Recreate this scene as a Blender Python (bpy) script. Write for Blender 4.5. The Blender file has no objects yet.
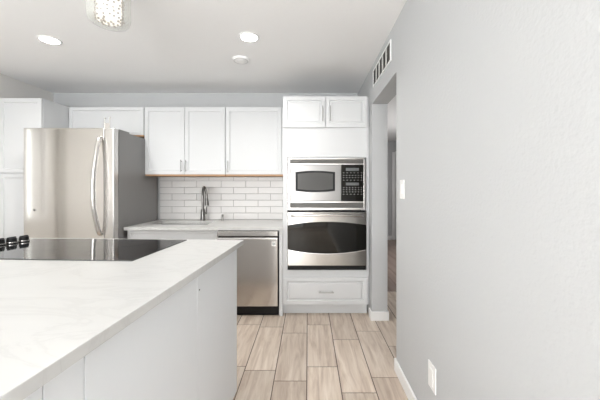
import bpy, bmesh, math, random
from mathutils import Vector, Matrix
random.seed(7)
C = bpy.context.scene.collection
S = bpy.context.scene
PI = math.pi

# ------------------------------------------------------------------ camera
HC = 1.275
cd = bpy.data.cameras.new('camera')
cam = bpy.data.objects.new('camera', cd); C.objects.link(cam)
cam.location = (0, 0, HC); cam.rotation_euler = (PI / 2, 0, 0)
cd.sensor_width = 36.0; cd.lens = 18.0
cd.shift_x = -8 / 600; cd.shift_y = -12 / 600
cd.clip_start = 0.02
S.camera = cam

# ------------------------------------------------------------------ world, lights, exposure
S.view_settings.view_transform = 'Standard'
S.view_settings.look = 'None'
S.view_settings.gamma = 1.0
S.view_settings.exposure = 0.2
S.view_settings.use_curve_mapping = False
w = bpy.data.worlds.new('sky'); S.world = w; w.use_nodes = True
w.node_tree.nodes['Background'].inputs[0].default_value = (0.96, 1.0, 0.98, 1)
w.node_tree.nodes['Background'].inputs[1].default_value = 3.0


def area(name, loc, rot, sx, sy, power, col=(1, 1, 1), spread=PI):
    l = bpy.data.lights.new(name, 'AREA'); l.shape = 'RECTANGLE'
    l.size = sx; l.size_y = sy; l.energy = power; l.color = col; l.spread = spread
    o = bpy.data.objects.new(name, l); C.objects.link(o)
    o.location = loc; o.rotation_euler = rot
    return o


# added fill lamps: up at the ceiling, at low cabinets, in the hall
area('ceiling_fill_left', (-3.12, -1.85, 0.8), (0, -PI + 0.15, 0), 0.6, 2.45, 52, (0.98, 0.99, 1.0))  # unseen lamp facing up, brightens the ceiling
area('ceiling_fill_rear', (-2.18, -3.45, 1.2), (PI - 0.40, 0, 0), 1.2, .5, 100, (0.98, 0.99, 1.0))
area('ceiling_fill_rear', (-0.65, -3.45, 1.2), (PI - 0.40, 0, 0), 1.1, .5, 100, (0.98, 0.99, 1.0))
area('cabinet_fill', (-.55, -3.44, 0.95), (PI / 2 - .1, 0, 0), 1.0, 1.5, 26, (0.98, 0.99, 1.0))  # added lamp facing the low cabinet fronts, no source in view
area('hall_fill', (2.5, 5.0, 1.4), (0, PI / 2, 0), 1.4, 1.6, 22, (1, 0.98, 0.96))  # added lamp at a hall wall without a window
# recessed downlights in view, plus unseen ones added behind the camera for fill
for dx, dy in ((-.457, 2.325), (-2.04, 2.37), (-.15, -1.2), (-.4, -2.4), (-2.04, -1.8)):
    o = area('downlight', (dx, dy, 2.436), (0, 0, 0), .12, .12, 8 if dy > 2 else 5, (1.0, 0.98, 0.95), PI * .8)
    o.data.shape = 'DISK'


# ------------------------------------------------------------------ materials
def mat(name, col, rough=0.5, metal=0.0, spec=0.5, **kw):
    m = bpy.data.materials.new(name); m.use_nodes = True
    p = m.node_tree.nodes['Principled BSDF']
    p.inputs['Base Color'].default_value = (*col, 1)
    p.inputs['Roughness'].default_value = rough
    p.inputs['Metallic'].default_value = metal
    p.inputs['Specular IOR Level'].default_value = spec
    for k, v in kw.items():
        p.inputs[k.replace('_', ' ')].default_value = v
    return m


def bump(m, scale=(60, 60, 60), strength=0.1, dist=0.002, detail=3):
    nt = m.node_tree; p = nt.nodes['Principled BSDF']
    tc = nt.nodes.new('ShaderNodeTexCoord'); mp = nt.nodes.new('ShaderNodeMapping')
    mp.inputs['Scale'].default_value = scale
    n = nt.nodes.new('ShaderNodeTexNoise'); n.inputs['Scale'].default_value = 1; n.inputs['Detail'].default_value = detail
    b = nt.nodes.new('ShaderNodeBump'); b.inputs['Strength'].default_value = strength; b.inputs['Distance'].default_value = dist
    nt.links.new(tc.outputs['Object'], mp.inputs[0]); nt.links.new(mp.outputs[0], n.inputs[0])
    nt.links.new(n.outputs[0], b.inputs['Height']); nt.links.new(b.outputs[0], p.inputs['Normal'])
    return m


M = {}
M['wall'] = bump(mat('wall_paint', (0.56, 0.57, 0.578), 0.75, spec=0.2), (70, 70, 70), 0.5, 0.003)
M['ceil'] = bump(mat('ceiling_paint', (0.92, 0.92, 0.92), 0.85, spec=0.1), (45, 45, 45), 0.3, 0.003)
M['trim'] = mat('trim_paint', (0.90, 0.90, 0.90), 0.4)
M['cab'] = bump(mat('cabinet_paint', (0.70, 0.71, 0.72), 0.6, spec=0.22), (8, 8, 8), 0.02, 0.002)
M['panel'] = bump(mat('island_paint', (0.84, 0.865, 0.89), 0.5, spec=0.3), (8, 8, 8), 0.04, 0.002)
M['wood'] = mat('raw_wood_edge', (0.50, 0.30, 0.17), 0.6)
M['nickel'] = mat('brushed_nickel', (0.42, 0.415, 0.41), 0.32, 1.0)
M['faucet'] = mat('faucet_metal', (0.20, 0.195, 0.19), 0.3, 1.0)
M['sink'] = mat('sink_steel', (0.22, 0.22, 0.22), 0.35, 1.0)
M['fside'] = bump(mat('fridge_side_paint', (0.27, 0.265, 0.26), 0.45, 0.3), (200, 200, 200), 0.05)
M['black'] = mat('black_plastic', (0.010, 0.010, 0.011), 0.45, spec=0.25)
M['gap'] = mat('dark_gap', (0.01, 0.01, 0.01), 0.8)
M['glass_black'] = mat('black_glass', (0.008, 0.0075, 0.006), 0.06, spec=0.3)
M['cooktop'] = mat('cooktop_glass', (0.014, 0.014, 0.015), 0.05, spec=1.0, IOR=1.6)
M['mwin'] = mat('microwave_window', (0.085, 0.083, 0.08), 0.35, spec=0.2)
M['btn'] = mat('panel_marks', (0.30, 0.30, 0.30), 0.5)
M['disp'] = mat('display_grey', (0.10, 0.105, 0.11), 0.3)
M['ventdark'] = mat('vent_grey', (0.16, 0.155, 0.145), 0.5, 0.5)
M['plate'] = mat('switch_plastic', (0.90, 0.90, 0.89), 0.35)
M['slot'] = mat('slot_dark', (0.05, 0.05, 0.05), 0.6)
M['tile'] = bump(mat('glazed_tile', (0.68, 0.67, 0.66), 0.28, spec=0.5), (14, 14, 14), 0.12, 0.004)
M['grout'] = mat('wall_grout', (0.30, 0.295, 0.29), 0.9)
M['fgrout'] = mat('floor_grout', (0.13, 0.105, 0.085), 0.95)
M['beige'] = mat('far_wall_paint', (0.78, 0.765, 0.74), 0.8)
M['ventback'] = mat('duct_shade_paint', (0.10, 0.095, 0.085), 0.9)
M['ventslat'] = mat('vent_enamel', (0.62, 0.62, 0.60), 0.5)
M['ring'] = mat('ring_grey', (0.66, 0.66, 0.66), 0.5)


def steel(name, col, rough=0.26, aniso=0.85, rot=0.25):
    m = mat(name, col, rough, 1.0)
    nt = m.node_tree; p = nt.nodes['Principled BSDF']
    p.inputs['Anisotropic'].default_value = aniso
    p.inputs['Anisotropic Rotation'].default_value = rot
    t = nt.nodes.new('ShaderNodeTangent'); t.direction_type = 'RADIAL'; t.axis = 'Z'
    nt.links.new(t.outputs[0], p.inputs['Tangent'])
    return m


M['steel'] = steel('brushed_steel', (0.40, 0.385, 0.365))
M['steel_mw'] = steel('microwave_steel', (0.22, 0.215, 0.21), 0.3, 0.2)
M['steel_fridge'] = steel('fridge_steel', (0.78, 0.755, 0.72), 0.15, 0.75)
M['steel_dw'] = steel('dishwasher_steel', (0.60, 0.57, 0.54), 0.16, 0.7)
M['bright'] = mat('bright_metal', (0.70, 0.68, 0.66), 0.25, 1.0)


def marble():
    m = mat('quartz', (0.80, 0.80, 0.785), 0.28, spec=0.3)
    nt = m.node_tree; p = nt.nodes['Principled BSDF']
    tc = nt.nodes.new('ShaderNodeTexCoord'); mp = nt.nodes.new('ShaderNodeMapping')
    mp.inputs['Rotation'].default_value = (0, 0, 0.5); mp.inputs['Scale'].default_value = (1.0, 2.6, 1)
    n = nt.nodes.new('ShaderNodeTexNoise'); n.inputs['Scale'].default_value = 2.2; n.inputs['Detail'].default_value = 7
    n.inputs['Distortion'].default_value = 1.3; n.inputs['Roughness'].default_value = 0.55
    s = nt.nodes.new('ShaderNodeMath'); s.operation = 'SUBTRACT'; s.inputs[1].default_value = 0.5
    a = nt.nodes.new('ShaderNodeMath'); a.operation = 'ABSOLUTE'
    r = nt.nodes.new('ShaderNodeValToRGB')
    r.color_ramp.elements[0].position = 0.0; r.color_ramp.elements[0].color = (0.61, 0.61, 0.60, 1)
    r.color_ramp.elements[1].position = 0.035; r.color_ramp.elements[1].color = (0.65, 0.65, 0.64, 1)
    e = r.color_ramp.elements.new(0.25); e.color = (0.67, 0.67, 0.66, 1)
    nt.links.new(tc.outputs['Object'], mp.inputs[0]); nt.links.new(mp.outputs[0], n.inputs[0])
    nt.links.new(n.outputs[0], s.inputs[0]); nt.links.new(s.outputs[0], a.inputs[0])
    nt.links.new(a.outputs[0], r.inputs[0]); nt.links.new(r.outputs[0], p.inputs['Base Color'])
    return m


M['marble'] = marble()


def woodtile(name, c0, c1, c2, rough=0.38):
    m = mat(name, c1, rough, spec=0.35)
    nt = m.node_tree; p = nt.nodes['Principled BSDF']
    tc = nt.nodes.new('ShaderNodeTexCoord')
    at = nt.nodes.new('ShaderNodeAttribute'); at.attribute_name = 'tile'
    mp = nt.nodes.new('ShaderNodeMapping'); mp.inputs['Scale'].default_value = (26, 2.4, 1)
    vm = nt.nodes.new('ShaderNodeVectorMath'); vm.operation = 'MULTIPLY_ADD'
    vm.inputs[1].default_value = (37, 53, 71)
    nt.links.new(at.outputs['Color'], vm.inputs[0]); nt.links.new(tc.outputs['Object'], mp.inputs[0])
    nt.links.new(mp.outputs[0], vm.inputs[2])
    n = nt.nodes.new('ShaderNodeTexNoise'); n.inputs['Scale'].default_value = 1; n.inputs['Detail'].default_value = 5
    n.inputs['Distortion'].default_value = 0.6; n.inputs['Roughness'].default_value = 0.6
    nt.links.new(vm.outputs[0], n.inputs[0])
    r = nt.nodes.new('ShaderNodeValToRGB')
    r.color_ramp.elements[0].position = 0.30; r.color_ramp.elements[0].color = (*c0, 1)
    r.color_ramp.elements[1].position = 0.70; r.color_ramp.elements[1].color = (*c2, 1)
    e = r.color_ramp.elements.new(0.5); e.color = (*c1, 1)
    nt.links.new(n.outputs[0], r.inputs[0])
    hs = nt.nodes.new('ShaderNodeHueSaturation')
    mr = nt.nodes.new('ShaderNodeMapRange'); mr.inputs['To Min'].default_value = 0.86; mr.inputs['To Max'].default_value = 1.12
    sp = nt.nodes.new('ShaderNodeSeparateColor'); nt.links.new(at.outputs['Color'], sp.inputs[0])
    nt.links.new(sp.outputs[0], mr.inputs[0]); nt.links.new(mr.outputs[0], hs.inputs['Value'])
    nt.links.new(r.outputs[0], hs.inputs['Color']); nt.links.new(hs.outputs[0], p.inputs['Base Color'])
    return m


M['floor'] = woodtile('wood_look_tile', (0.47, 0.37, 0.30), (0.64, 0.54, 0.45), (0.76, 0.67, 0.58))
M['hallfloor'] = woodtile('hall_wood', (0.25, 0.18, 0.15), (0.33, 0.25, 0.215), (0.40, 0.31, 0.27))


def emit(name, col, s):
    m = bpy.data.materials.new(name); m.use_nodes = True
    nt = m.node_tree; p = nt.nodes['Principled BSDF']
    p.inputs['Base Color'].default_value = (*col, 1)
    p.inputs['Emission Color'].default_value = (*col, 1); p.inputs['Emission Strength'].default_value = s
    return m


M['lamp'] = emit('lamp_lens', (1, 0.98, 0.95), 14)
M['core'] = emit('crystal_glow', (1.0, 0.95, 0.87), 0.8)


def clearglass(name, tint, fac=0.72, white=0.5):
    m = bpy.data.materials.new(name); m.use_nodes = True
    nt = m.node_tree; nt.nodes.clear()
    out = nt.nodes.new('ShaderNodeOutputMaterial')
    tr = nt.nodes.new('ShaderNodeBsdfTransparent')
    p = nt.nodes.new('ShaderNodeBsdfPrincipled'); p.inputs['Base Color'].default_value = (*tint, 1); p.inputs['Roughness'].default_value = 0.08
    mx = nt.nodes.new('ShaderNodeMixShader'); mx.inputs[0].default_value = 1 - fac
    nt.links.new(tr.outputs[0], mx.inputs[1]); nt.links.new(p.outputs[0], mx.inputs[2]); nt.links.new(mx.outputs[0], out.inputs[0])
    return m


M['shade'] = clearglass('shade_glass', (0.66, 0.68, 0.65), 0.66)
M['crystal'] = clearglass('crystal_bead', (0.42, 0.37, 0.32), 0.35)


# ------------------------------------------------------------------ mesh helpers
def box(bm, x0, x1, y0, y1, z0, z1, bev=0.0, seg=2):
    if x0 > x1: x0, x1 = x1, x0
    if y0 > y1: y0, y1 = y1, y0
    if z0 > z1: z0, z1 = z1, z0
    v = [bm.verts.new(c) for c in ((x0, y0, z0), (x1, y0, z0), (x1, y1, z0), (x0, y1, z0), (x0, y0, z1), (x1, y0, z1), (x1, y1, z1), (x0, y1, z1))]
    fs = [bm.faces.new([v[i] for i in f]) for f in ((0, 3, 2, 1), (4, 5, 6, 7), (0, 1, 5, 4), (1, 2, 6, 5), (2, 3, 7, 6), (3, 0, 4, 7))]
    if bev > 0:
        es = list({e for f in fs for e in f.edges})
        bmesh.ops.bevel(bm, geom=es, offset=bev, segments=seg, affect='EDGES', profile=0.6)
    return fs


def B(*a, **k):
    bm = bmesh.new(); box(bm, *a, **k); return bm


def cyl(bm, c, r, h, axis='Z', n=32, r2=None, bev=0):
    r2 = r if r2 is None else r2
    res = bmesh.ops.create_cone(bm, cap_ends=True, segments=n, radius1=r, radius2=r2, depth=h)
    vs = res['verts']
    rot = {'Z': Matrix.Identity(3), 'Y': Matrix.Rotation(PI / 2, 3, 'X'), 'X': Matrix.Rotation(PI / 2, 3, 'Y')}[axis]
    bmesh.ops.rotate(bm, verts=vs, cent=(0, 0, 0), matrix=rot)
    bmesh.ops.translate(bm, verts=vs, vec=c)
    if bev:
        es = [e for e in {e for v in vs for e in v.link_edges} if any(len(f.verts) > 4 for f in e.link_faces)]
        bmesh.ops.bevel(bm, geom=es, offset=bev, segments=2, affect='EDGES')
    return bm


def tube(bm, pts, rad, n=12, smooth=8):
    P = [Vector(p) for p in pts]
    R = rad if isinstance(rad, (list, tuple)) else [rad] * len(P)
    if smooth and len(P) > 2:
        Q = []; RR = []
        for i in range(len(P) - 1):
            p0 = P[max(i - 1, 0)]; p1 = P[i]; p2 = P[i + 1]; p3 = P[min(i + 2, len(P) - 1)]
            for k in range(smooth):
                t = k / smooth
                Q.append(0.5 * ((2 * p1) + (-p0 + p2) * t + (2 * p0 - 5 * p1 + 4 * p2 - p3) * t * t + (-p0 + 3 * p1 - 3 * p2 + p3) * t ** 3))
                RR.append(R[i] * (1 - t) + R[i + 1] * t)
        Q.append(P[-1]); RR.append(R[-1]); P, R = Q, RR
    rings = []
    up = Vector((0.13, 0.97, 0.2))
    for i, p in enumerate(P):
        d = (P[min(i + 1, len(P) - 1)] - P[max(i - 1, 0)]).normalized()
        a = d.cross(up)
        if a.length < 1e-3: a = d.cross(Vector((1, 0, 0)))
        a.normalize(); b = d.cross(a).normalized(); up = a.cross(d).normalized()
        rings.append([bm.verts.new(p + (a * math.cos(2 * PI * k / n) + b * math.sin(2 * PI * k / n)) * R[i]) for k in range(n)])
    for i in range(len(rings) - 1):
        for k in range(n):
            bm.faces.new((rings[i][k], rings[i][(k + 1) % n], rings[i + 1][(k + 1) % n], rings[i + 1][k]))
    bm.faces.new(rings[0][::-1]); bm.faces.new(rings[-1])
    return bm


def lathe(bm, prof, c, n=40):
    rings = []
    for r, z in prof:
        rings.append([bm.verts.new((c[0] + r * math.cos(2 * PI * k / n), c[1] + r * math.sin(2 * PI * k / n), c[2] + z)) for k in range(n)])
    for i in range(len(rings) - 1):
        for k in range(n):
            bm.faces.new((rings[i][k], rings[i][(k + 1) % n], rings[i + 1][(k + 1) % n], rings[i + 1][k]))
    return bm


def prism(bm, outline, y0, y1, bev=0):
    """outline = [(x,z)] seen from -Y, extruded from y0 (front) to y1"""
    f = [bm.verts.new((x, y0, z)) for x, z in outline]; b = [bm.verts.new((x, y1, z)) for x, z in outline]
    ff = bm.faces.new(f); bm.faces.new(b[::-1])
    n = len(f)
    for i in range(n):
        bm.faces.new((f[i], b[i], b[(i + 1) % n], f[(i + 1) % n]))
    bmesh.ops.recalc_face_normals(bm, faces=bm.faces)
    if bev:
        bmesh.ops.bevel(bm, geom=list(ff.edges), offset=bev, segments=2, affect='EDGES')
    return bm


def door_bm(x0, x1, z0, z1, yf, th=0.02, stile=0.06, raised=False):
    """panel door: face at y=yf looking to -Y, routed frame"""
    bm = bmesh.new()
    fs = box(bm, x0, x1, yf, yf + th, z0, z1)
    front = [f for f in bm.faces if f.calc_center_median().y < yf + 1e-5][0]
    outer = list(front.edges); bm.normal_update()
    s = min(stile, (z1 - z0) * 0.24)
    bmesh.ops.inset_region(bm, faces=[front], thickness=s)
    bmesh.ops.inset_region(bm, faces=[front], thickness=0.008, depth=-0.011)
    if raised:
        bmesh.ops.inset_region(bm, faces=[front], thickness=0.006, depth=0)
        bmesh.ops.inset_region(bm, faces=[front], thickness=0.022, depth=0.008)
    bmesh.ops.bevel(bm, geom=outer, offset=0.0025, segments=2, affect='EDGES')
    return bm


def root_of(o):
    while o.parent: o = o.parent
    return o


def obj(name, bm, m, parent=None, smooth=False, bevel=0):
    me = bpy.data.meshes.new(name)
    bmesh.ops.recalc_face_normals(bm, faces=bm.faces) if not smooth else None
    if parent is not None:
        r = root_of(parent)
        if abs(r.rotation_euler.z) < 1e-6:
            bmesh.ops.translate(bm, verts=bm.verts, vec=-r.location)
    bm.to_mesh(me); bm.free()
    me.materials.append(M[m] if isinstance(m, str) else m)
    o = bpy.data.objects.new(name, me); C.objects.link(o)
    if smooth:
        bm2 = bmesh.new(); bm2.from_mesh(me); bmesh.ops.recalc_face_normals(bm2, faces=bm2.faces)
        for f in bm2.faces: f.smooth = True
        for e in bm2.edges:
            if len(e.link_faces) == 2 and e.calc_face_angle() > 0.7: e.smooth = False
        bm2.to_mesh(me); bm2.free()
    if parent is not None: o.parent = parent
    return o


def tag(o, label, cat, group=None):
    o['label'] = label; o['category'] = cat
    if group: o['group'] = group
    return o


def thing(name, label, cat, loc=(0, 0, 0), rz=0, group=None):
    o = bpy.data.objects.new(name, None); C.objects.link(o)
    o.empty_display_size = 0.1
    o.location = loc; o.rotation_euler = (0, 0, rz)
    return tag(o, label, cat, group)


def struct(name, bm, m, parent=None):
    o = obj(name, bm, m, parent)
    if parent is None: o['kind'] = 'structure'
    return o


# ------------------------------------------------------------------ room shell
CZ = 2.445; XR = 0.616; XR2 = 0.766; YB = 3.70; XL = -3.14; YR = -3.5
HX = 2.55; HY = 7.4


def tiles_bm(bm, x0, x1, y0, y1, phases, w=0.218, L=0.655, xo=-0.008, gap=0.0065, z=0.0):
    col = bm.loops.layers.float_color.new('tile')
    k0 = math.floor((x0 - xo) / w)
    k = k0
    while xo + k * w < x1:
        a = max(xo + k * w, x0); b = min(xo + (k + 1) * w, x1)
        ph = phases.get(k, random.random() * L)
        y = ph - math.ceil((ph - y0) / L + 1) * L
        while y < y1:
            c = max(y, y0); d = min(y + L, y1)
            if d - c > 0.01 and b - a > 0.01:
                fs = box(bm, a + gap / 2, b - gap / 2, c + gap / 2, d - gap / 2, z - 0.006, z)
                rc = (random.random(), random.random(), random.random(), 1)
                for f in fs:
                    for l in f.loops: l[col] = rc
            y += L
        k += 1
    return bm


ph = {0: 2.795, -1: 2.637, -2: 2.752, -3: 2.80, 1: 2.523, 2: 2.673, 3: 2.42}
bm = bmesh.new(); tiles_bm(bm, XL, HX, YR, YB, ph)
fl = struct('floor', bm, 'floor')
g = struct('floor_grout', B(XL - .1, HX + .1, YR - .1, YB, -0.03, -0.0015), 'fgrout', fl)
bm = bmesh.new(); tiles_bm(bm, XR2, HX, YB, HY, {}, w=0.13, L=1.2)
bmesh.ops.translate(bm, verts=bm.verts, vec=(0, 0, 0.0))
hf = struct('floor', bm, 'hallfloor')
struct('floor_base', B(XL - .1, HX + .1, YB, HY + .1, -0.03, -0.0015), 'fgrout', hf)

struct('ceiling', B(XL - .1, HX + .1, YR - .1, HY + .1, CZ, CZ + 0.1), 'ceil')
struct('wall_back', B(XL - .1, XR2, YB, YB + .12, 0, CZ), 'wall')

# right wall with the passage opening, one mesh
OY0, OY1, OZ = 2.09, 2.89, 2.084
bm = bmesh.new()
pts = [(YR, 0), (OY0, 0), (OY0, OZ), (OY1, OZ), (OY1, 0), (YB, 0), (YB, CZ), (YR, CZ)]
l = [bm.verts.new((XR, y, z)) for y, z in pts]; r = [bm.verts.new((XR2, y, z)) for y, z in pts]
n = len(pts)
for i in range(n): bm.faces.new((l[i], l[(i + 1) % n], r[(i + 1) % n], r[i]))
for side in (l, r):
    bm.faces.new((side[0], side[1], side[2], side[7])); bm.faces.new((side[2], side[3], side[6], side[7])); bm.faces.new((side[3], side[4], side[5], side[6]))
es = [e for e in bm.edges if abs(e.verts[0].co.x - e.verts[1].co.x) < 1e-6 and all(v.co.y > YR + .1 and v.co.y < YB - .1 and v.co.z < CZ - .1 for v in e.verts)
      and not (abs(e.verts[0].co.z - e.verts[1].co.z) < 1e-6 and e.verts[0].co.z < .01)]
es = [e for e in es if e.calc_face_angle(0) > 0.5]
bmesh.ops.bevel(bm, geom=es, offset=0.006, segments=3, affect='EDGES')
struct('wall_right', bm, 'wall')

# left wall with two window openings
bm = bmesh.new()


def wall_holes(bm, a0, a1, holes, mk):
    cur = a0
    for h0, h1, z0, z1 in sorted(holes):
        mk(cur, h0, 0, CZ); mk(h0, h1, 0, z0); mk(h0, h1, z1, CZ); cur = h1
    mk(cur, a1, 0, CZ)


LH = [(-3.1, -0.6, 1.0, 2.3), (2.12, 2.335, 0.95, 1.95)]
wall_holes(bm, YR, YB, LH, lambda a, b, z0, z1: box(bm, XL - .12, XL, a, b, z0, z1))
struct('wall_left', bm, 'beige')
bm = bmesh.new()
RH = [(-2.8, -1.7, 1.1, 2.3), (-1.37, -1.27, 0.2, 2.1), (-1.05, -0.15, 0.05, 2.1), (0.02, 0.08, 0.2, 2.1)]  # narrow slits added so bright streaks reflect in the steel fronts
wall_holes(bm, XL, XR, RH, lambda a, b, z0, z1: box(bm, a, b, YR - .12, YR, z0, z1))
struct('wall_rear', bm, 'beige')
for i, (a, b, z0, z1) in enumerate(LH):
    bm = bmesh.new(); t = 0.05 if b - a > 0.2 else 0.006
    for q in ((a - t, a, z0 - t, z1 + t), (b, b + t, z0 - t, z1 + t), (a, b, z1, z1 + t), (a, b, z0 - t, z0)):
        box(bm, XL, XL + 0.02, q[0], q[1], q[2], q[3])
    if b - a > 1:
        for k in range(1, 3):
            yy = a + (b - a) * k / 3; box(bm, XL - 0.05, XL - 0.01, yy - .03, yy + .03, z0, z1)
    if 0.1 < b - a < 0.4:
        box(bm, XL - 0.015, XL, a, 2.262, z0, z1)
        z = z0 + 0.03
        while z < z1:
            box(bm, XL - 0.012, XL - 0.002, 2.262, b, z, z + 0.028); z += 0.073
    struct('window_%d' % (i + 1), bm, 'trim')

struct('reflection_strip', B(XL, XL + .02, 1.80, 1.93, 0, 2.1), mat('greige_strip', (.42, .40, .37), .5))  # unseen strip added for a dark band in the refrigerator's reflection
# hall beyond the passage
struct('wall_hall_far', B(XR2, HX, HY, HY + .1, 0, CZ), 'wall')
struct('wall_hall_side', B(HX, HX + .1, YR, HY + .1, 0, CZ), 'wall')
struct('wall_hall_kitchen', B(XR2 - .12, XR2, YB + .12, HY, 0, CZ), 'wall')
struct('wall_hall_near', B(XR2, HX, YR - .1, YR, 0, CZ), 'wall')
struct('baseboard_hall', B(XR2, 2.06, HY - .015, HY, 0, 0.10, bev=.004), 'trim')
d1 = struct('door_1', door_bm(2.16, HX - .08, 0.01, 2.10, HY - .03, .03, .1), 'trim')
bm = bmesh.new(); box(bm, 2.07, 2.15, HY - .025, HY, 0, 2.16, bev=.004); box(bm, 2.15, HX, HY - .025, HY, 2.10, 2.18, bev=.004)
struct('trim_1', bm, 'trim')


def baseboard(name, segs, h=0.086, t=0.013):
    bm = bmesh.new()
    for x0, x1, y0, y1 in segs:
        box(bm, x0, x1, y0, y1, 0, h, bev=0.004)
    return struct(name, bm, 'trim')


baseboard('baseboard_right', [(XR - .013, XR, YR, OY0 + .013), (XR, XR2 + .013, OY0, OY0 + .013)])
baseboard('baseboard_stub', [(XR - .013, XR2 + .013, OY1 - .013, OY1), (XR - .013, XR, OY1, 2.985), (XR2, XR2 + .013, OY1, YB)])
baseboard('baseboard_left', [(XL, XL + .013, YR, 2.98)])

# ------------------------------------------------------------------ cabinets on the back wall
YU = 3.38      # face of wall cabinets
ZT = 2.188


def pull(parent, x, z0, z1, yf, m='nickel', r=0.005, horiz=False, off=0.028):
    bm = bmesh.new()
    if horiz:
        tube(bm, [(z0, yf - off, x), (z1, yf - off, x)], r, 12, 0)
        for q in (z0 + .015, z1 - .015): cyl(bm, (q, yf - off / 2, x), r * .9, off, 'Y', 12)
    else:
        tube(bm, [(x, yf - off, z0), (x, yf - off, z1)], r, 12, 0)
        for q in (z0 + .015, z1 - .015): cyl(bm, (x, yf - off / 2, q), r * .9, off, 'Y', 12)
    return obj('handle', bm, m, parent, smooth=True)


def wall_cabinet(label, x0, x1, z0, z1, yf, yb, doors, handles, stile=.06, group=None, raised=False):
    t = thing('wall_cabinet', label, 'cabinet', ((x0 + x1) / 2, (yf + yb) / 2, z0), group=group)
    obj('body', B(x0, x1, yf + .022, yb, z0, z1), 'cab', t)
    u = obj('underside', B(x0 + .002, x1 - .002, yf + .004, yb, z0 - .016, z0), 'wood', t)
    u['label'] = 'raw wood underside'
    for (a, b), h in zip(doors, handles):
        d = obj('door', door_bm(a, b, z0 + .002, z1 - .002, yf, .02, stile, raised), 'cab', t)
        if h is not None: pull(d, h[0], h[1], h[2], yf)
    return t


wall_cabinet('white two-door wall cabinet directly left above the sink and faucet', -1.845, -0.932, 1.428, ZT, YU, YB,
             [(-1.843, -1.393), (-1.389, -0.936)], [(-1.425, 1.455, 1.59), (-1.372, 1.455, 1.59)])
wall_cabinet('white single-door wall cabinet above the dishwasher beside the oven tower', -0.928, -0.262, 1.428, ZT, YU, YB,
             [(-0.926, -0.300)], [(-0.900, 1.45, 1.58)])
wall_cabinet('short white wall cabinet above the refrigerator', -2.695, -1.85, 1.872, ZT, YU, YB,
             [(-2.693, -1.852)], [None], stile=.05)

# pantry
t = thing('pantry_cabinet', 'tall white pantry cabinet in the corner left of the refrigerator', 'cabinet', (-2.92, 3.37, 0))
PX0, PX1, PY = -3.135, -2.70, 3.04
obj('body', B(PX0, PX1, PY + .022, YB - .002, 0.1, ZT), 'cab', t)
obj('toe_kick', B(PX0, PX1, PY + .08, YB - .002, 0, 0.1), 'cab', t)
ud = obj('door', door_bm(PX0 + .002, PX1 - .002, 1.428, ZT - .002, PY, .02, .06), 'cab', t)
ld = obj('door', door_bm(PX0 + .002, PX1 - .002, 0.102, 1.422, PY, .02, .06), 'cab', t)
pull(ud, -2.735, 1.46, 1.59, PY); pull(ld, -2.735, 1.2, 1.33, PY)

# oven tower
t = thing('oven_cabinet', 'tall white cabinet tower holding the microwave and wall oven', 'cabinet', (0.17, 3.35, 0))
TX0, TX1, TF = -0.25, 0.592, 3.0
bm = bmesh.new()
box(bm, TX0, -0.205, TF, YB - .002, 0.1, ZT); box(bm, 0.585, TX1, TF, YB - .002, 0.1, ZT)                # sides
box(bm, -0.205, 0.585, TF, YB - .002, 1.58, ZT)                                                    # upper carcass and blank panel
box(bm, -0.205, 0.585, TF, YB - .002, 1.055, 1.064)
box(bm, -0.205, 0.585, TF, YB - .002, 0.1, 0.455)
box(bm, -0.205, 0.585, 3.6, YB - .002, 0.455, 1.58)
obj('body', bm, 'cab', t)
obj('toe_kick', B(TX0, TX1 + .008, TF + .06, YB - .002, 0, 0.1), 'cab', t)
d = obj('door', door_bm(TX0 + .003, 0.172, 1.878, ZT - .002, TF - .022, .021, .052, True), 'cab', t); pull(d, 0.145, 1.935, 2.085, TF - .022)
d = obj('door', door_bm(0.178, TX1 - .003, 1.878, ZT - .002, TF - .022, .021, .052, True), 'cab', t); pull(d, 0.218, 1.935, 2.085, TF - .022)
d = obj('drawer', door_bm(TX0 + .003, TX1 - .003, 0.120, 0.385, TF - .022, .021, .052, True), 'cab', t)
h = pull(d, 0.245, 0.105, 0.255, TF - .022, horiz=True)
h['label'] = 'horizontal nickel bar handle'
o = obj('end_panel', B(-0.287, -0.252, 2.985, 3.65, 0, 0.853, bev=.002), 'cab', t); o['label'] = 'narrow white end panel beside the dishwasher'
obj('scribe_strip', B(0.594, 0.614, 3.02, 3.06, 0.1, ZT), 'cab', t)


def px(x): return (x - 308) * 0.01 * (2.985 / 3.0)
def pz(y): return HC - (y - 188) * 0.01 * (2.985 / 3.0)


# microwave with trim kit
YM = 2.985
t = thing('microwave_oven', 'built-in stainless microwave with black keypad set above the wall oven', 'microwave', (0.19, 3.2, pz(210)))
MX0, MX1 = px(288), px(365.5)
bm = bmesh.new()
box(bm, MX0, MX1, YM, YM + .012, pz(159.3), pz(158), bev=.002)
box(bm, MX0, px(290), YM, YM + .012, pz(210), pz(159.3), bev=.002); box(bm, px(363.7), MX1, YM, YM + .012, pz(210), pz(159.3), bev=.002)
box(bm, px(290), px(363.7), YM, YM + .012, pz(164.6), pz(163.6), bev=.001)
box(bm, px(290), px(363.7), YM, YM + .012, pz(202.8), pz(201.4), bev=.001)
box(bm, px(290), px(363.7), YM, YM + .012, pz(210), pz(207.8), bev=.002)
o = obj('trim_frame', bm, 'bright', t); o['label'] = 'bright metal trim frame'
obj('housing', B(px(289), px(364.5), YM + .012, 3.45, pz(208.5), pz(159)), 'gap', t)
for (a, b, nm) in ((159.3, 163.6, 'upper'), (202.8, 207.8, 'lower')):
    bm = bmesh.new(); z = pz(b) + .002
    while z < pz(a) - .004:
        box(bm, px(290), px(363.7), YM + .003, YM + .011, z, z + .0065); z += .009
    v = obj('vent_grille', bm, 'ventdark', t)
    for q in (310, 332, 346):
        pass
bm = B(px(290.3), px(341.2), YM - .008, YM + .011, pz(201.2), pz(164.8), bev=.004)
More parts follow.
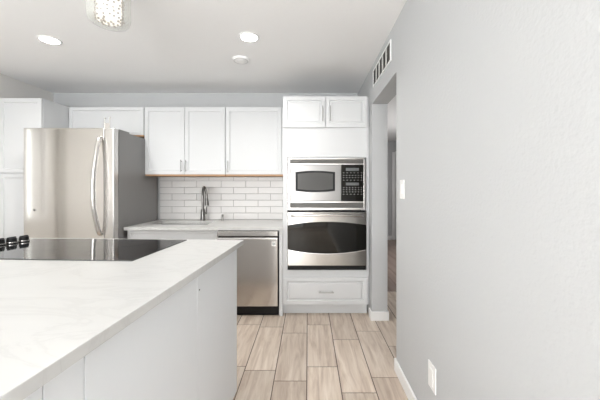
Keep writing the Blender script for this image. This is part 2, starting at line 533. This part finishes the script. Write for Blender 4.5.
door = obj('door', bm, 'steel_mw', t)


def arched(x0, x1, z0, z1, a, n=14):
    top = [(x0 + (x1 - x0) * i / n, z1 + a * (1 - (2 * i / n - 1) ** 2)) for i in range(n + 1)]
    bot = [(x1 - (x1 - x0) * i / n, z0 - a * (1 - (2 * i / n - 1) ** 2)) for i in range(n + 1)]
    return top[::-1] + bot[::-1]


bm = bmesh.new(); prism(bm, arched(px(295.5), px(335), pz(190.8), pz(172.2), .014), YM - .0105, YM - .007, bev=.001)
wf = obj('window_frame', bm, 'black', door)
bm = bmesh.new(); prism(bm, arched(px(297.7), px(332.8), pz(189), pz(173.8), .012), YM - .012, YM - .010)
obj('door_window', bm, 'mwin', door)
kp = obj('control_panel', B(px(341.5), px(363.6), YM - .006, YM + .011, pz(201.2), pz(164.8), bev=.002), 'glass_black', t)
for za, zb in ((171, 168), (185.4, 182.6)):
    obj('display', B(px(345.8), px(358.8), YM - .0072, YM - .0055, pz(za), pz(zb)), 'disp', kp)
bm = bmesh.new()
for row, (yy, nn) in enumerate(((172.8, 6), (175.4, 7), (177.6, 7), (180.2, 6), (187.6, 7), (189.6, 7), (191.8, 7), (194.2, 6))):
    for k in range(nn):
        xx = 343.6 + (361.4 - 343.6) * k / (nn - 1)
        box(bm, px(xx - .55), px(xx + .55), YM - .0068, YM - .0055, pz(yy + .28), pz(yy - .22))
b = obj('button', bm, 'btn', kp); b['kind'] = 'stuff'; b['label'] = 'rows of small grey keypad marks'

# wall oven
t = thing('wall_oven', 'built-in stainless wall oven with arched black glass door', 'oven', (0.19, 3.2, pz(270)))
OX0, OX1 = px(287.6), px(366)
obj('housing', B(px(289), px(364.5), YM + .012, 3.58, pz(269.6), pz(211.6)), 'gap', t)
obj('vent_grille', B(OX0, OX1, YM - .002, YM + .014, pz(269.8), pz(265.2), bev=.003), 'black', t)
g = obj('trim_frame', B(OX0 - .004, OX1 + .004, YM + .003, YM + .012, pz(211.7), pz(210.7)), 'black', t); g['label'] = 'thin black strip painted for the dark gap above the oven door'  # black strip painted in where the gap above the door is dark
dr = obj('door', B(OX0, OX1, YM - .030, YM + .011, pz(265), pz(211.9), bev=.005), 'steel', t)
bm = bmesh.new()
n = 20
top = [(OX0 + .002 + (OX1 - OX0 - .004) * i / n, pz(224.8) + .034 * (1 - (2 * i / n - 1) ** 2)) for i in range(n + 1)]
bot = [(OX0 + .002 + (OX1 - OX0 - .004) * i / n, pz(248.8) - .040 * (1 - (2 * i / n - 1) ** 2)) for i in range(n + 1)]
prism(bm, top[::-1] + bot, YM - .034, YM - .029, bev=.001)
gl = obj('door_glass', bm, 'glass_black', dr)
bm = bmesh.new()
tube(bm, [(x, YM - .032, z - .004) for x, z in bot], .0035, 8, 0)
obj('trim_bead', bm, 'bright', dr, smooth=True)
bm = bmesh.new()
tube(bm, [(px(291.5), YM - .028, pz(215.6)), (px(293), YM - .062, pz(215.6)), (px(303), YM - .078, pz(215.0)), (px(327), YM - .085, pz(214.2)),
          (px(351), YM - .078, pz(215.0)), (px(361), YM - .062, pz(215.6)), (px(362.5), YM - .028, pz(215.6))], .010, 12, 6)
obj('handle', bm, 'bright', dr, smooth=True)

# ------------------------------------------------------------------ base run: sink cabinet, dishwasher, worktop
ZC = 0.886
t = thing('sink_cabinet', 'white base cabinet under the sink left of the dishwasher', 'cabinet', (-1.36, 3.33, 0))
bm = bmesh.new()
box(bm, -1.808, -1.788, 3.02, YB - .02, 0.1, 0.853); box(bm, -0.928, -0.910, 3.02, YB - .02, 0.1, 0.853)
box(bm, -1.788, -0.928, 3.02, 3.04, 0.1, 0.853); box(bm, -1.788, -0.928, YB - .04, YB - .02, 0.1, 0.853); box(bm, -1.788, -0.928, 3.04, YB - .04, .1, .12)
obj('body', bm, 'cab', t)
obj('toe_kick', B(-1.808, -0.910, 3.08, YB - .02, 0, 0.1), 'cab', t)
obj('false_drawer_front', door_bm(-1.806, -0.912, 0.70, 0.850, 3.0, .02, .04), 'cab', t)
for a, b, hx in ((-1.806, -1.361, -1.40), (-1.357, -0.912, -1.32)):
    d = obj('door', door_bm(a, b, 0.105, 0.695, 3.0, .02, .06), 'cab', t); pull(d, hx, .52, .65, 3.0)

t = thing('dishwasher', 'brown-tinged stainless dishwasher left of the oven tower', 'dishwasher', (-0.597, 3.3, 0))
DX0, DX1, DY = -0.904, -0.292, 2.972
obj('body', B(DX0, DX1, DY + .045, 3.62, 0.10, 0.850), 'gap', t)
obj('toe_kick', B(DX0, DX1, DY + .03, 3.5, 0.005, 0.100), 'black', t)
cp = obj('control_panel', B(DX0, DX1 - .008, DY, DY + .045, 0.797, 0.845, bev=.004), 'steel', t)
obj('gap_strip', B(DX1 - .006, DX1, DY + .012, DY + .045, 0.10, 0.845), 'gap', t)  # black strip standing in for the shaded gap beside the door
bm = bmesh.new()
box(bm, DX0, DX1 - .008, DY - .004, DY + .042, 0.102, 0.775, bev=.005)
dd = obj('door', bm, 'steel_dw', t)
hp = obj('handle', B(DX0, DX1 - .008, DY - .010, DY + .01, 0.762, 0.783, bev=.004), 'bright', dd)
hp['label'] = 'bright lip along the top of the door'
bx, bz = -0.340, 0.722
bd = obj('badge', B(bx - .018, bx + .018, DY - .006, DY - .003, bz - .022, bz + .022, bev=.001), 'plate', dd)
bm = bmesh.new()
tube(bm, [(bx + .010 * math.cos(a), DY - .0065, bz + .010 * math.sin(a)) for a in [i * PI / 10 for i in range(21)]], .0018, 6, 0)
box(bm, bx - .004, bx - .001, DY - .0075, DY - .006, bz - .005, bz + .005); box(bm, bx - .002, bx + .005, DY - .0075, DY - .006, bz - .005, bz - .003)
obj('emblem', bm, 'slot', bd)

# worktop with undermount sink cut-out
SX0, SX1, SY0, SY1 = -1.70, -1.075, 3.20, 3.50
bm = bmesh.new()
CX0, CX1, CY0, CY1 = -1.822, -0.252, 2.965, YB - .013
for a, b, c, d in ((CX0, CX1, CY0, SY0), (CX0, CX1, SY1, CY1), (CX0, SX0, SY0, SY1), (SX1, CX1, SY0, SY1)):
    box(bm, a, b, c, d, ZC - .03, ZC)
bmesh.ops.remove_doubles(bm, verts=bm.verts, dist=1e-5)
tag(obj('countertop', bm, 'marble'), 'white quartz worktop along the back wall over sink and dishwasher', 'countertop')

t = thing('kitchen_sink', 'undermount stainless steel sink set in the back worktop', 'sink', ((SX0 + SX1) / 2, (SY0 + SY1) / 2, ZC - .2))
bm = bmesh.new(); e = .006
z0, z1 = ZC - .20, ZC - .031
for q in ((SX0 - e, SX0, SY0 - e, SY1 + e, z0, z1), (SX1, SX1 + e, SY0 - e, SY1 + e, z0, z1), (SX0, SX1, SY0 - e, SY0, z0, z1), (SX0, SX1, SY1, SY1 + e, z0, z1), (SX0 - e, SX1 + e, SY0 - e, SY1 + e, z0 - e, z0)):
    box(bm, *q)
obj('basin', bm, 'sink', t)
bm = bmesh.new(); cyl(bm, ((SX0 + SX1) / 2, (SY0 + SY1) / 2, z0 + .002), .045, .004, n=24); obj('drain', bm, 'nickel', t, smooth=True)

# faucet
fx, fy = -1.262, 3.60
t = thing('kitchen_faucet', 'dark gooseneck pull-down faucet standing behind the sink', 'faucet', (fx, fy, ZC))
bm = bmesh.new(); cyl(bm, (fx, fy, ZC + .004), .028, .008, n=32, bev=.002); obj('base_ring', bm, 'faucet', t, smooth=True)
bm = bmesh.new(); lathe(bm, [(0.0, .008), (.029, .008), (.028, .03), (.025, .10), (.022, .13), (.012, .14), (0, .14)], (fx, fy, ZC)); obj('valve_body', bm, 'faucet', t, smooth=True)
bm = bmesh.new()
sx, sy = fx + .085, fy - .12
pp = [(fx, fy, ZC + .13), (fx, fy, ZC + .24), (fx + .001, fy - .002, ZC + .32), (fx + .012, fy - .02, ZC + .375), (fx + .038, fy - .062, ZC + .400), (fx + .062, fy - .1, ZC + .372), (sx, sy, ZC + .315), (sx + .003, sy - .004, ZC + .26)]
tube(bm, pp, .0135, 14, 8); obj('spout', bm, 'faucet', t, smooth=True)
bm = bmesh.new(); tube(bm, [(sx + .003, sy - .004, ZC + .265), (sx + .004, sy - .006, ZC + .235), (sx + .006, sy - .008, ZC + .185)], [.016, .021, .026], 16, 4); obj('spray_head', bm, 'faucet', t, smooth=True)
bm = bmesh.new(); tube(bm, [(fx + .018, fy, ZC + .085), (fx + .045, fy, ZC + .09)], .012, 12, 0); tube(bm, [(fx + .04, fy, ZC + .09), (fx + .048, fy - .01, ZC + .13), (fx + .052, fy - .02, ZC + .165)], [.006, .005, .0045], 10, 4)
obj('lever_handle', bm, 'faucet', t, smooth=True)

t = thing('soap_dispenser', 'small brushed metal soap dispenser right of the faucet', 'soap dispenser', (-1.025, 3.60, ZC))
bm = bmesh.new(); lathe(bm, [(0, 0), (.017, 0), (.017, .006), (.012, .01), (.012, .045), (0, .045)], (-1.025, 3.60, ZC), 24); obj('collar', bm, 'nickel', t, smooth=True)
bm = bmesh.new(); lathe(bm, [(0, .045), (.009, .045), (.013, .055), (.013, .070), (0, .072)], (-1.025, 3.60, ZC), 24); tube(bm, [(-1.025, 3.60, ZC + .064), (-1.018, 3.56, ZC + .066), (-1.016, 3.545, ZC + .058)], .005, 10, 4)
obj('pump_head', bm, 'nickel', t, smooth=True)

# backsplash
bm = bmesh.new()
RH_, TW = .0789, .3025
yb0, yb1 = YB - .012, YB - .004
BX0, BX1 = -1.822, -0.254
ztop = 1.411
zj = HC - (187.3 - 188) * YB / 300     # a joint height
rows = []
z = zj
while z > ZC: z -= RH_
k = 0
xj0 = (221.5 - 308) * YB / 300
r_i = round((zj - z) / RH_)
while z < ztop:
    a = max(z, ZC); b = min(z + RH_, ztop)
    off = xj0 if (k - r_i) % 2 == 0 else xj0 + TW / 2
    x = off - 8 * TW
    while x < BX1:
        p, q = max(x, BX0), min(x + TW, BX1)
        if q - p > .01 and b - a > .008:
            box(bm, p + .002, q - .002, yb0, yb1, a + .002, b - .002, bev=.0012, seg=1)
        x += TW
    z += RH_; k += 1
t = thing('tile_backsplash', 'glossy white subway tile backsplash behind the sink', 'backsplash', (-1.04, YB - .005, ZC))
obj('tiles', bm, 'tile', t)
obj('grout', B(BX0, BX1, YB - .009, YB - .001, ZC, ztop), 'grout', t)

# ------------------------------------------------------------------ refrigerator
t = thing('refrigerator', 'large brushed stainless steel refrigerator with dark grey sides', 'refrigerator', (-2.26, 3.25, 0))
FX0, FX1, FY, FZ = -2.69, -1.832, 2.835, 1.843
sd = obj('body', B(FX0 + .004, FX1 - .003, FY + .075, 3.66, .03, FZ - .012, bev=.006), 'fside', t); sd['label'] = 'dark grey painted side'
obj('toe_grille', B(FX0 + .02, FX1 - .02, FY + .09, FY + .2, 0, .03), 'black', t)
md = obj('door', B(FX0, -1.925, FY, FY + .068, .66, FZ, bev=.008, seg=3), 'steel_fridge', t)
bm = bmesh.new(); box(bm, -1.921, FX1, FY - .004, FY + .068, .66, FZ, bev=.012, seg=4)
sdn = obj('side_door', bm, 'bright', t); sdn['label'] = 'narrow bright rounded door edge strip'
obj('freezer_drawer', B(FX0, FX1, FY, FY + .068, .06, .652, bev=.008, seg=3), 'steel_fridge', t)
bm = bmesh.new()
hx = -1.952
tube(bm, [(hx, FY + .002, 1.74), (hx, FY - .025, 1.735), (hx - .004, FY - .05, 1.66), (hx - .012, FY - .085, 1.42), (hx - .012, FY - .095, 1.25), (hx - .010, FY - .085, 1.08), (hx, FY - .05, .90), (hx, FY - .025, .85), (hx, FY + .002, .845)],
     [.019, .020, .020, .021, .021, .021, .020, .020, .019], 14, 6)
obj('handle', bm, 'bright', md, smooth=True)
bm = bmesh.new()
tube(bm, [(-1.937, FY + .02, FZ - .01), (-1.937, FY + .02, FZ + .09), (-1.932, FY + .035, FZ + .098)], .005, 10, 3); tube(bm, [(-1.888, FY + .02, FZ - .01), (-1.888, FY + .02, FZ + .098), (-1.892, FY + .035, FZ + .105)], .005, 10, 3)
box(bm, -1.937, -1.888, FY + .018, FY + .024, FZ - .002, FZ + .05)
hb = obj('hinge_bracket', bm, 'bright', sdn); hb['label'] = 'slim pale bracket standing above the door top'
bm = bmesh.new(); box(bm, FX1 - .10, FX1 - .01, FY + .09, FY + .26, FZ - .013, FZ + .006, bev=.004); obj('hinge_cover', bm, 'fside', t)
bm = bmesh.new(); cyl(bm, (-2.585, FY - .001, 1.067), .012, .004, 'Y', 20); obj('badge', bm, 'nickel', md, smooth=True)

# ------------------------------------------------------------------ island
TH = math.radians(-3.0)
ZI = 0.9435
ix, iy = -0.4115, 1.92


def isl(name, label, cat, z=0):
    # local frame: origin at the far right worktop corner, +x to the right, +y away from the camera
    return thing(name, label, cat, (ix, iy, z), TH)


IL, IN = -1.95, -2.35        # left end and near end of the worktop in local x / y
t = isl('kitchen_island', 'long pale grey island cabinet in the foreground left', 'island')
bx0, bx1, by0, by1 = IL + .035, -.034, IN + .035, -.035
obj('body', B(bx0, bx1 - .018, by0 + .01, by1 - .02, 0.0, ZI - .031), 'panel', t)
seams = [by1, -0.437, -1.035, -1.235, by0]
seams = [by1]
for sx_ in (197.3, 84.5, 43.2):
    # where the sight line through that pixel meets the panel plane
    s = (sx_ - 308) / 300.0
    c, sn = math.cos(TH), math.sin(TH)
    # world = (ix + c*X - sn*Y, iy + sn*X + c*Y), X = bx1
    # (ix + c X - sn Y) = s (iy + sn X + c Y)
    Y = (ix + c * bx1 - s * (iy + sn * bx1)) / (s * c + sn)
    seams.append(Y)
seams.append(by0)
for k in range(len(seams) - 1):
    a, b = seams[k + 1], seams[k]
    obj('side_panel', B(bx1 - .018, bx1, a + .0012, b - .0012 if k else b, 0.0, ZI - .0315, bev=.0012, seg=1), 'panel', t)
xx = bx0
for k in range(4):
    wd = (bx1 - .018 - bx0) / 4
    a = bx0 + k * wd
    bm = door_bm(a + .002, a + wd - .002, .1, ZI - .05, 0, .02)
    bmesh.ops.rotate(bm, verts=bm.verts, cent=(a + wd / 2, 0, 0), matrix=Matrix.Rotation(PI, 3, 'Z'))
    bmesh.ops.translate(bm, verts=bm.verts, vec=(0, by1, 0))
    obj('door', bm, 'panel', t)
bm = bmesh.new(); cyl(bm, (bx1 + .001, seams[1] + .02, ZI - .115), .003, .003, 'X', 12); obj('screw_cap', bm, 'slot', t)

CKX0, CKX1, CKY0, CKY1 = -1.72, -.352, -.585, -.043
t2 = obj('island_countertop', B(IL, 0, IN, 0, ZI - .03, ZI, bev=.002), 'marble')
t2.location = (ix, iy, 0); t2.rotation_euler = (0, 0, TH)
tag(t2, 'white veined quartz worktop on the island in the foreground', 'countertop')

t = isl('cooktop', 'black glass cooktop lying on the island worktop', 'cooktop', ZI)
obj('glass_surface', B(CKX0, CKX1, CKY0, CKY1, .0, .005, bev=.0018, seg=2), 'cooktop', t)
ringm = mat('ring_print', (.06, .06, .06), .2)
for bxx, byy, br in ((-.62, -.20, .09), (-.62, -.42, .075), (-1.0, -.30, .12), (-1.35, -.20, .08), (-1.35, -.44, .10)):
    bm = bmesh.new(); n = 48
    ra, rb = [], []
    for k in range(n):
        a = 2 * PI * k / n
        ra.append(bm.verts.new((bxx + br * math.cos(a), byy + br * math.sin(a), .0053))); rb.append(bm.verts.new((bxx + (br - .002) * math.cos(a), byy + (br - .002) * math.sin(a), .0053)))
    for k in range(n): bm.faces.new((ra[k], ra[(k + 1) % n], rb[(k + 1) % n], rb[k]))
    obj('burner_ring', bm, ringm, t)
ci, si = math.cos(-TH), math.sin(-TH)
for kx, ky in ((24.0, 241.6), (11.6, 243.4), (-0.8, 245.2)):
    dd_ = (HC - ZI - .005) * 300 / (ky - 188); X = (kx - 308) / 300 * dd_
    lx = ci * (X - ix) - si * (dd_ - iy); ly = si * (X - ix) + ci * (dd_ - iy)
    bm = bmesh.new(); cyl(bm, (lx, ly, .008), .027, .006, n=32, bev=.0015)
    cyl(bm, (lx, ly, .024), .025, .028, n=32, r2=.022, bev=.002)
    kb = obj('knob', bm, 'black', t, smooth=True)
    bm = bmesh.new(); box(bm, lx - .005, lx + .005, ly - .023, ly + .023, .037, .043, bev=.002); obj('grip', bm, 'black', kb)
    bm = bmesh.new(); cyl(bm, (lx, ly, .013), .0275, .005, n=32); r_ = obj('collar', bm, 'bright', kb, smooth=True); r_['label'] = 'bright metal ring'

# ------------------------------------------------------------------ right wall fittings
# air grille
t = thing('air_vent', 'white return air grille high on the right wall above the passage', 'vent', (XR, 2.51, 2.22))
VY0, VY1, VZ0, VZ1 = 2.215, 2.81, 2.215, 2.375
fr = .014
bm = bmesh.new()
for q in ((VY0, VY1, VZ0, VZ0 + fr), (VY0, VY1, VZ1 - fr, VZ1), (VY0, VY0 + fr, VZ0 + fr, VZ1 - fr), (VY1 - fr, VY1, VZ0 + fr, VZ1 - fr)):
    box(bm, XR - .009, XR, q[0], q[1], q[2], q[3], bev=.002)
obj('frame', bm, 'trim', t)
obj('duct_shade', B(XR - .002, XR, VY0 + fr, VY1 - fr, VZ0 + fr, VZ1 - fr), 'ventback', t)  # flat dark sheet painting the shaded recess, wall behind is solid
iw = (VY1 - VY0 - 2 * fr)
for k in range(1, 5):
    yy = VY0 + fr + iw * k / 5
    obj('mullion', B(XR - .0095, XR - .001, yy - .013, yy + .013, VZ0 + fr, VZ1 - fr, bev=.002), 'ventslat', t)
bm = bmesh.new(); z = VZ0 + fr + .006
while z < VZ1 - fr - .004:
    box(bm, XR - .006, XR - .002, VY0 + fr, VY1 - fr, z, z + .0035); z += .011
s_ = obj('slat', bm, 'ventdark', t); s_['kind'] = 'stuff'


def plate_y(t, y0, y1, z0, z1):
    return obj('cover_plate', B(XR - .006, XR, y0, y1, z0, z1, bev=.002), 'plate', t)


t = thing('light_switch', 'white rocker light switch at chest height on the right wall', 'light switch', (XR, 1.955, 1.195))
p_ = plate_y(t, 1.912, 1.995, 1.205, 1.328)
obj('rocker', B(XR - .010, XR - .005, 1.938, 1.970, 1.235, 1.30, bev=.002), 'plate', t)
t = thing('wall_outlet', 'white electrical outlet low on the right wall near the baseboard', 'outlet', (XR, 1.48, 0.28))
plate_y(t, 1.440, 1.525, 0.279, 0.405)
bm = bmesh.new(); box(bm, XR - .009, XR - .005, 1.463, 1.502, .302, .382, bev=.002); oc = obj('receptacle', bm, 'plate', t)

# ------------------------------------------------------------------ ceiling fittings
for X, Y, lab in ((-.457, 2.325, 'round recessed ceiling light near the middle of the ceiling'), (-2.04, 2.37, 'round recessed ceiling light at the left above the refrigerator')):
    t = thing('recessed_light', lab, 'ceiling light', (X, Y, CZ), group='recessed ceiling lights')
    bm = bmesh.new(); lathe(bm, [(.062, -.001), (.064, -.006), (.078, -.004), (.080, 0), (.062, 0), (.062, -.001)], (X, Y, CZ), 40); obj('trim_ring', bm, 'trim', t, smooth=True)
    bm = bmesh.new(); cyl(bm, (X, Y, CZ - .003), .062, .003, n=40); obj('lens', bm, 'lamp', t)
X, Y = -.608, 2.72
t = thing('smoke_detector', 'flat round white smoke detector on the ceiling', 'smoke detector', (X, Y, CZ))
bm = bmesh.new(); lathe(bm, [(0, -.024), (.040, -.024), (.044, -.021), (.058, -.020), (.070, -.014), (.074, 0), (0, 0)], (X, Y, CZ), 40); obj('cover', bm, 'ceil', t, smooth=True)
bm = bmesh.new(); lathe(bm, [(.058, -.0205), (.0635, -.0185), (.065, -.021), (.059, -.023), (.058, -.0205)], (X, Y, CZ), 40); obj('ring', bm, 'ring', t, smooth=True)

# crystal drum light over the island
X, Y, Z0 = -1.06, 1.60, 2.150
t = thing('crystal_ceiling_light', 'glass drum ceiling light filled with crystals above the island', 'ceiling light', (X, Y, CZ))
bm = bmesh.new(); cyl(bm, (X, Y, CZ - .012), .10, .024, n=40, bev=.004); obj('canopy', bm, 'bright', t, smooth=True)
bm = bmesh.new()
lathe(bm, [(.101, CZ - .024 - Z0), (.101, .035), (.097, .014), (.084, .002), (.055, 0), (0.001, 0)], (X, Y, Z0), 56)
gs = obj('glass_shade', bm, 'shade', t, smooth=True)
bm = bmesh.new(); cyl(bm, (X, Y, (CZ - .024 + Z0 + .016) / 2), .056, CZ - .024 - Z0 - .016, n=32); obj('bulb_core', bm, 'core', t)
bm = bmesh.new()
zz = Z0 + .02
while zz < CZ - .04:
    for k in range(16):
        a = 2 * PI * (k + random.random() * .6) / 16
        r_ = .061 + random.random() * .006
        bmesh.ops.create_icosphere(bm, subdivisions=1, radius=.0065, matrix=Matrix.Translation((X + r_ * math.cos(a), Y + r_ * math.sin(a), zz + random.random() * .006)))
    zz += .023
for k in range(16):
    a = random.random() * 2 * PI; r_ = .055 * math.sqrt(random.random())
    bmesh.ops.create_icosphere(bm, subdivisions=1, radius=.007, matrix=Matrix.Translation((X + r_ * math.cos(a), Y + r_ * math.sin(a), Z0 + .012)))
cr = obj('crystal_beads', bm, 'crystal', t); cr['kind'] = 'stuff'
